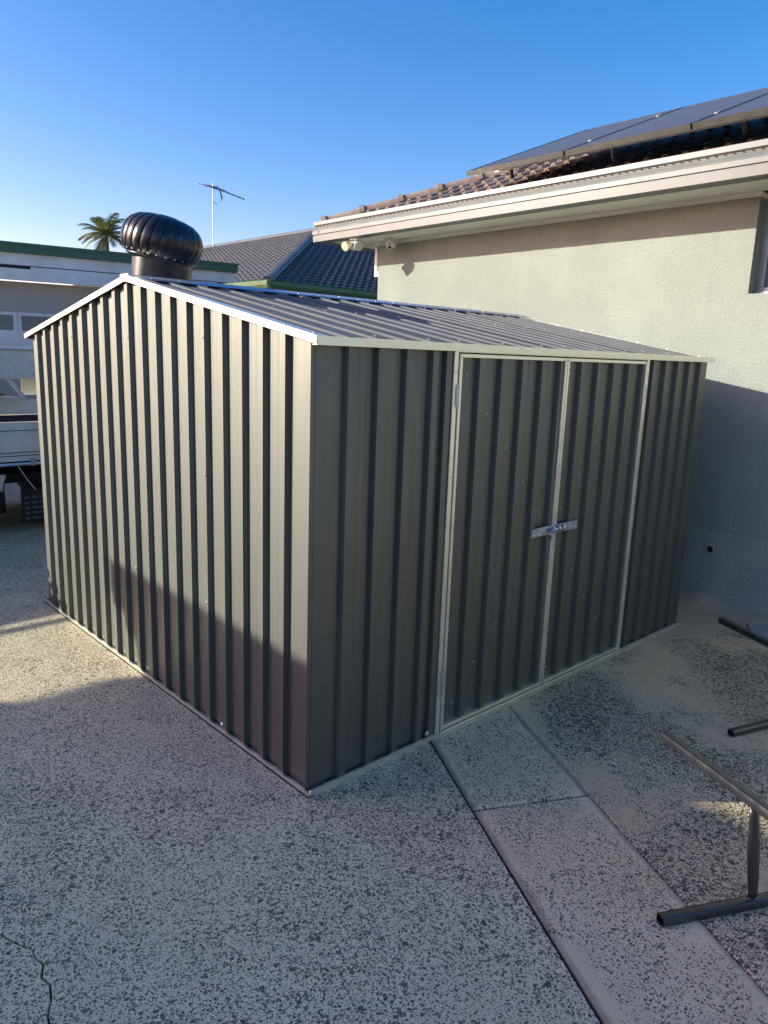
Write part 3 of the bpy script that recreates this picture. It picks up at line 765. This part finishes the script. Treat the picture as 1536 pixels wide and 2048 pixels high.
m = MB(); m.tube([(.44, .0, .67), (.52, .02, .53), (.60, .05, .42)], .004, 5); m.build('cable', M['alu'], tr)
m = MB(); m.box(.50, .82, .16, .17, .08, .42); mf = m.build('mudflap', M['rubber'], tr)
m = MB()
for z in (.33, .28, .23, .18, .13):
    for k in range(4): m.box(.525+k*.07, .525+k*.07+.045+.015*(k % 2), .1575, .159, z-.011, z+.011)
stuff(m.build('flap_print', M['flap_print'], mf))
for x in (-2.9, .02, 1.25, 3.0):
    for y in (.2, 1.55):
        m = MB(); m.loft([[(x+r*math.cos(t*math.pi/14), y+q, .36+r*math.sin(t*math.pi/14)) for t in range(28)] for q, r in ((0, .20), (0, .30), (.03, .355), (.2, .355), (.23, .30), (.23, .20))]); wh = m.build('wheel', M['rubber'], tr)
        m = MB(); m.loft([[(x+r*math.cos(t*math.pi/14), y+q, .36+r*math.sin(t*math.pi/14)) for t in range(28)] for q, r in ((-.004, .19), (-.002, .15), (.05, .05))]); m.build('rim', M['alu'], wh)
m = MB(); m.loft([[(x, y, z) for x, z in ((1.85, .45), (3.9, .45), (3.95, .95), (3.2, 1.15), (2.75, 1.78), (1.95, 1.80))] for y in (.05, 1.85)]); cabo = m.build('cab', M['truck_white'], tr, bevel=.05)
m = MB(); m.box(2.05, 2.6, .035, .049, 1.2, 1.65); m.box(2.05, 2.6, 1.851, 1.865, 1.2, 1.65); m.build('side_window', M['window_glass'], cabo)

# ------------------------------------------------------------------ flat roofed grey building with green gutter (left, behind)
CR = math.atan2(-.2, .98)
cp = thing('flat_roofed_building', 'grey flat roofed building with dark green gutter and white window frames', 'building', (1.587, 9.0, 0), CR)
S0, S1 = -9, 3.27
m = MB(); m.box(S0, S1, -.10, .02, 2.955, 3.075); m.box(S0, S1+.03, -.115, -.10, 3.05, 3.085); m.box(S1, S1+.025, -.09, 2.5, 2.95, 3.075); m.build('gutter', M['green'], cp)
m = MB(); m.box(S0, S1-.01, .0205, 4.5, 3.0, 3.05); m.build('roof', M['grey_wall'], cp)
m = MB(); m.box(S0, S1-.02, -.03, .02, 2.800, 2.953); m.build('fascia_board', M['white_board'], cp)
m = MB(); m.box(S0, S1-.30, -.055, -.0, 2.60, 2.785); m.build('beam', M['white_board'], cp)
m = MB(); m.box(S0, S1-.3, .0, .03, 2.7855, 2.7995); m.box(S0, .35, -.0565, -.0552, 2.752, 2.784); m.build('shadow_gap', M['dark_hole'], cp)
m = MB(); m.box(S1-1.9, S1-1.2, -.064, -.056, 2.715, 2.775); m.build('sign_board', M['white_board'], cp)
m = MB(); m.box(S1-.022, S1, -.03, 2.4, 2.82, 2.95); m.build('fascia_board', M['white_board'], cp)
m = MB(); m.box(S0, S1-.3, .20, .35, 0, 2.598); m.box(S1-.45, S1-.3, .35, 4.4, 0, 2.99); m.build('wall', M['grey_wall'], cp)
for a in (-6.6, -4.0, -1.62, .167):
    b = a + (2.2 if a < 0 else 1.9)
    if a == -1.62: b = .163
    m = MB(); z0, z1 = 1.90, 2.185
    m.box(a, b, .15, .198, z1-.045, z1); m.box(a, b, .15, .198, z0-.02, z0+.035); m.box(a, a+.05, .15, .198, z0+.035, z1-.045); m.box(b-.05, b, .15, .198, z0+.035, z1-.045)
    w_ = m.build('window', M['white_board'], cp)
    m = MB(); m.box(a+.05, b-.05, .175, .185, z0+.035, z1-.045); m.build('pane', M['curtain_glass'], w_)
m = MB(); m.box(S0, 2.3, .12, .199, 1.70, 1.878); m.box(S0, 2.3, .05, .198, 1.5, 1.66); m.build('weatherboard', M['white_board'], cp)

# ------------------------------------------------------------------ green guttered tiled house far behind
FX, FY, FZ = 10.64, 16.07, 3.751
fh = thing('tiled_house', 'distant house with charcoal tiled hip roof and green gutter', 'house', (FX, FY, 0), 0)
FP = .40
def wave_slope(name, n_u, n_r, fn, wdt):
    m = MB(); per = 6
    for r in range(n_r):
        rows = [[], []]
        for e in (0, 1):
            u0 = 0
            for i in range(n_u*per+1):
                q = (i % per)/per; h = .05*abs(math.sin(q*math.pi)) 
                rows[e].append(fn(i/per*wdt, r+e*1.06, h + (.05 if e == 0 else .0)))
        bot = [fn(i/per*wdt, r, .05*abs(math.sin(((i % per)/per)*math.pi))-.01) for i in range(n_u*per+1)]
        m.loft([bot]+rows, cap=False, closed=False)
    return m
CA = math.cos(math.atan(FP)); RR = .33*CA
# left slope (faces -x): u runs along +y, clipped by the hip (y >= x)
def lf(u, r, h):
    x = r*RR; return (x - h*.33, min(max(u, x*1.0), 40), FZ*0 + 3.70 + x*FP + h)
o = stuff(wave_slope('roof_tiles', 70, 25, lf, .30).build('roof_tiles', M['slate_tile'], fh))
def rf_(u, r, h):
    y = r*RR; return (max(u, y), y - h*.33, 3.70 + y*FP + h)
o = stuff(wave_slope('roof_tiles', 60, 25, rf_, .30).build('roof_tiles', M['slate_tile'], fh))
hv = Vector((1, 1, FP)).normalized(); sv = Vector((1, -1, 0)).normalized(); uv = sv.cross(hv); uv = uv if uv.z > 0 else -uv
m = MB(); rings = [[hv*s + sv*.17*k*math.cos(a) + uv*.10*k*max(0, math.sin(a)) for a in [math.pi*i/6 for i in range(7)]] for s, k in ((0, 1.08), (.40, .96))]
m.loft(rings, cap=False, closed=False); m.bm.faces.new([m.bm.verts.new(p) for p in rings[0]])
hc = m.build('hip_tile', M['hip_pale'], fh)
for i in range(29):
    o = hc if i == 0 else link('hip_tile', hc.data, fh)
    o.location = Vector((0, 0, 3.76)) + hv*.37*i
rx = 25*RR
m = MB(); m.tube([(rx, rx, 3.72+rx*FP), (rx, 40, 3.72+rx*FP)], .14, 8); m.build('ridge', M['hip_pale'], fh)
for nm, a in (('x', None), ('y', None)):
    m = MB()
    pf = [(.10, 0.0), (.10, -.22), (.02, -.22), (-.02, -.14), (-.03, -.06), (-.01, -.02), (-.03, 0.0)]
    if nm == 'x': m.loft([[(-.10+o if True else 0, y, 3.76+z) for o, z in pf] for y in (-.10, 24)])
    else: m.loft([[(x, -.10+o, 3.76+z) for o, z in pf] for x in (-.10+.105, 15)])
    m.build('gutter', M['green_pale'], fh)
m = MB(); m.box(.4, 14, .4, 24, 0, 3.6); m.build('wall', M['grey_wall'], fh)

# TV antenna on its roof
an = thing('tv_antenna', 'thin metal television antenna on the ridge of the distant tiled roof', 'antenna', (18.14, 32.0, 6.0)); an.scale = (1.645,)*3
m = MB(); m.tube([(0, 0, -.2), (0, 0, 2.26)], .014, 6); m.build('mast', M['alu'], an)
bd0, bd1 = Vector((-.13, .08, 2.20)), Vector((.80, -.48, 1.88)); bdir = (bd1-bd0).normalized()
m = MB(); m.tube([bd0, bd1], .018, 6); m.build('boom', M['under'], an)
m = MB(); m.tube([(0, .0, 1.75), (.10, -.06, 1.68), (.22, -.13, 1.80), (.20, -.12, 2.02)], .010, 5); m.tube([(.16, -.1, 2.12), (.24, -.14, 1.86)], .02, 5); m.build('cable', M['under'], an)
el = Vector((.93, .30, .10)).normalized()
for f, ln in ((.0, .75), (.07, .62), (.15, .6), (.24, .55), (.33, .5), (.45, .22), (.55, .20), (.66, .16), (.8, .13), (.95, .1)):
    c = bd0 + (bd1-bd0)*f; m = MB(); m.tube([c-el*ln*.6, c+el*ln*.6], .009, 5); m.build('element', M['alu_blue'], an)

# palm
pc = Vector((13.86, 34.70, 6.75)); PR = 1.15
pl = thing('palm_tree', 'small feathery palm tree behind the flat roofed building', 'palm tree', (pc.x, pc.y, .62))
m = MB(); m.tube([(0, 0, 0), (.1, 0, 3.5), (0, 0, 6.5)], [.19, .15, .11], 8); m.build('trunk', M['palm_trunk'], pl)
nf = 26
for i in range(nf):
    m = MB(); az = i*2.399+.4; el_ = 1.38 - 1.55*((i*7) % 26)/26 + rnd.uniform(-.1, .1)
    ln = rnd.uniform(1.15, 1.55); p = Vector((0, 0, 6.35)); seg = 16; pts = []; d_el = el_
    for k in range(seg+1):
        pts.append(p.copy()); p = p + Vector((math.cos(az)*math.cos(d_el), math.sin(az)*math.cos(d_el), math.sin(d_el)))*ln/seg; d_el -= .055 + .05*k/seg
    m.tube(pts, [.028*(1-.8*k/seg)+.004 for k in range(seg+1)], 5)
    for k in range(4, seg*3+1):
        f = k/3; a = pts[min(seg, int(f))].lerp(pts[min(seg, int(f)+1)], f-int(f)); d = (pts[min(seg, int(f)+1)]-pts[max(0, int(f)-1)]).normalized()
        sd_ = d.cross(Vector((0, 0, 1))).normalized(); lf_ = .42*math.sin(min(1, (f/seg)*.85+.12)*math.pi)**.6 + .04
        for s in (-1, 1):
            dv = (sd_*s*.75 + d*.75 + Vector((0, 0, -.35+rnd.uniform(-.2, .2)))).normalized(); tip = a + dv*lf_*rnd.uniform(.8, 1.1)
            wv = d*.020; m.bm.faces.new([m.bm.verts.new(q) for q in (a-wv, a+wv, a.lerp(tip, .6)+wv*.8, tip, a.lerp(tip, .6)-wv*.8)])
    m.build('frond', M['palm'], pl)

# ------------------------------------------------------------------ unseen garage added to shade the driveway, sized and darkened for the light (outside the frame)
M['brick'] = simple('brown_brick', (.11, .078, .058), .8, 0, .2, 6, .1, 30)
M['dark_render'] = simple('dark_grey_render', (.035, .036, .040), .9, 0, .1, 4, .1, 40)
nh = thing('unseen_garage', 'unseen dark grey garage added on the left to shade the driveway', 'garage', (-4.55, 0, 0), 0)
zt = 2.65; ye = 5.93
m = MB(); m.box(-8, -.5, 1.5, ye-.50, 0, zt-.20); m.build('wall', M['dark_render'], nh)
m = MB(); m.box(-8.5, -.02, 1.0, ye, zt-.20, zt-.17); m.build('soffit', M['dark_render'], nh)
m = MB(); m.box(-.02, 0, 1.0, ye, zt-.20, zt); m.box(-8.5, -.02, ye-.02, ye, zt-.169, zt); m.build('fascia', M['gutter'], nh)
m = MB(); m.loft([[(-.021, y, zt-.168), (-.021, y, zt-.01), (-4.25, y, zt+1.45), (-8.5, y, zt-.01), (-8.5, y, zt-.168)] for y in (1.1, ye-.021)]); m.build('roof', M['slate_tile'], nh)
m = MB(); m.loft([[(-.5, y, z) for y, z in ((ye-.499, zt-.62), (ye-.499, zt-.201), (ye-.06, zt-.201))], [(-.08, y, z) for y, z in ((ye-.499, zt-.62), (ye-.499, zt-.201), (ye-.06, zt-.201))]]); m.build('shadow_edge_prism', M['dark_render'], nh)  # wedge added to slant the shadow edge that falls on the shed gable

# ------------------------------------------------------------------ unseen brown brick house added behind the photographer to block low sky (mirrored in the shed's paint)
bh = thing('unseen_brick_house', 'unseen brown brick house added behind the photographer to block low sky', 'house', (-2.5, -10.5, 0), 0)
m = MB(); m.box(-6, 5.6, -6, 0, 0, 2.6); m.build('wall', M['brick'], bh)
m = MB(); m.loft([[(x, y, z) for y, z in ((.5, 2.55), (.5, 2.65), (-3, 4.1), (-6.5, 2.65), (-6.5, 2.55))] for x in (-6.4, 6.0)]); m.build('roof', M['slate_tile'], bh)
for x in (-3.5, .8, 3.6):
    m = MB(); m.box(x-.7, x+.7, .001, .03, 1.0, 2.1); w_ = m.build('window', M['alu_frame'], bh)
    m = MB(); m.box(x-.64, x+.64, .031, .036, 1.06, 2.04); m.build('pane', M['window_glass'], w_)
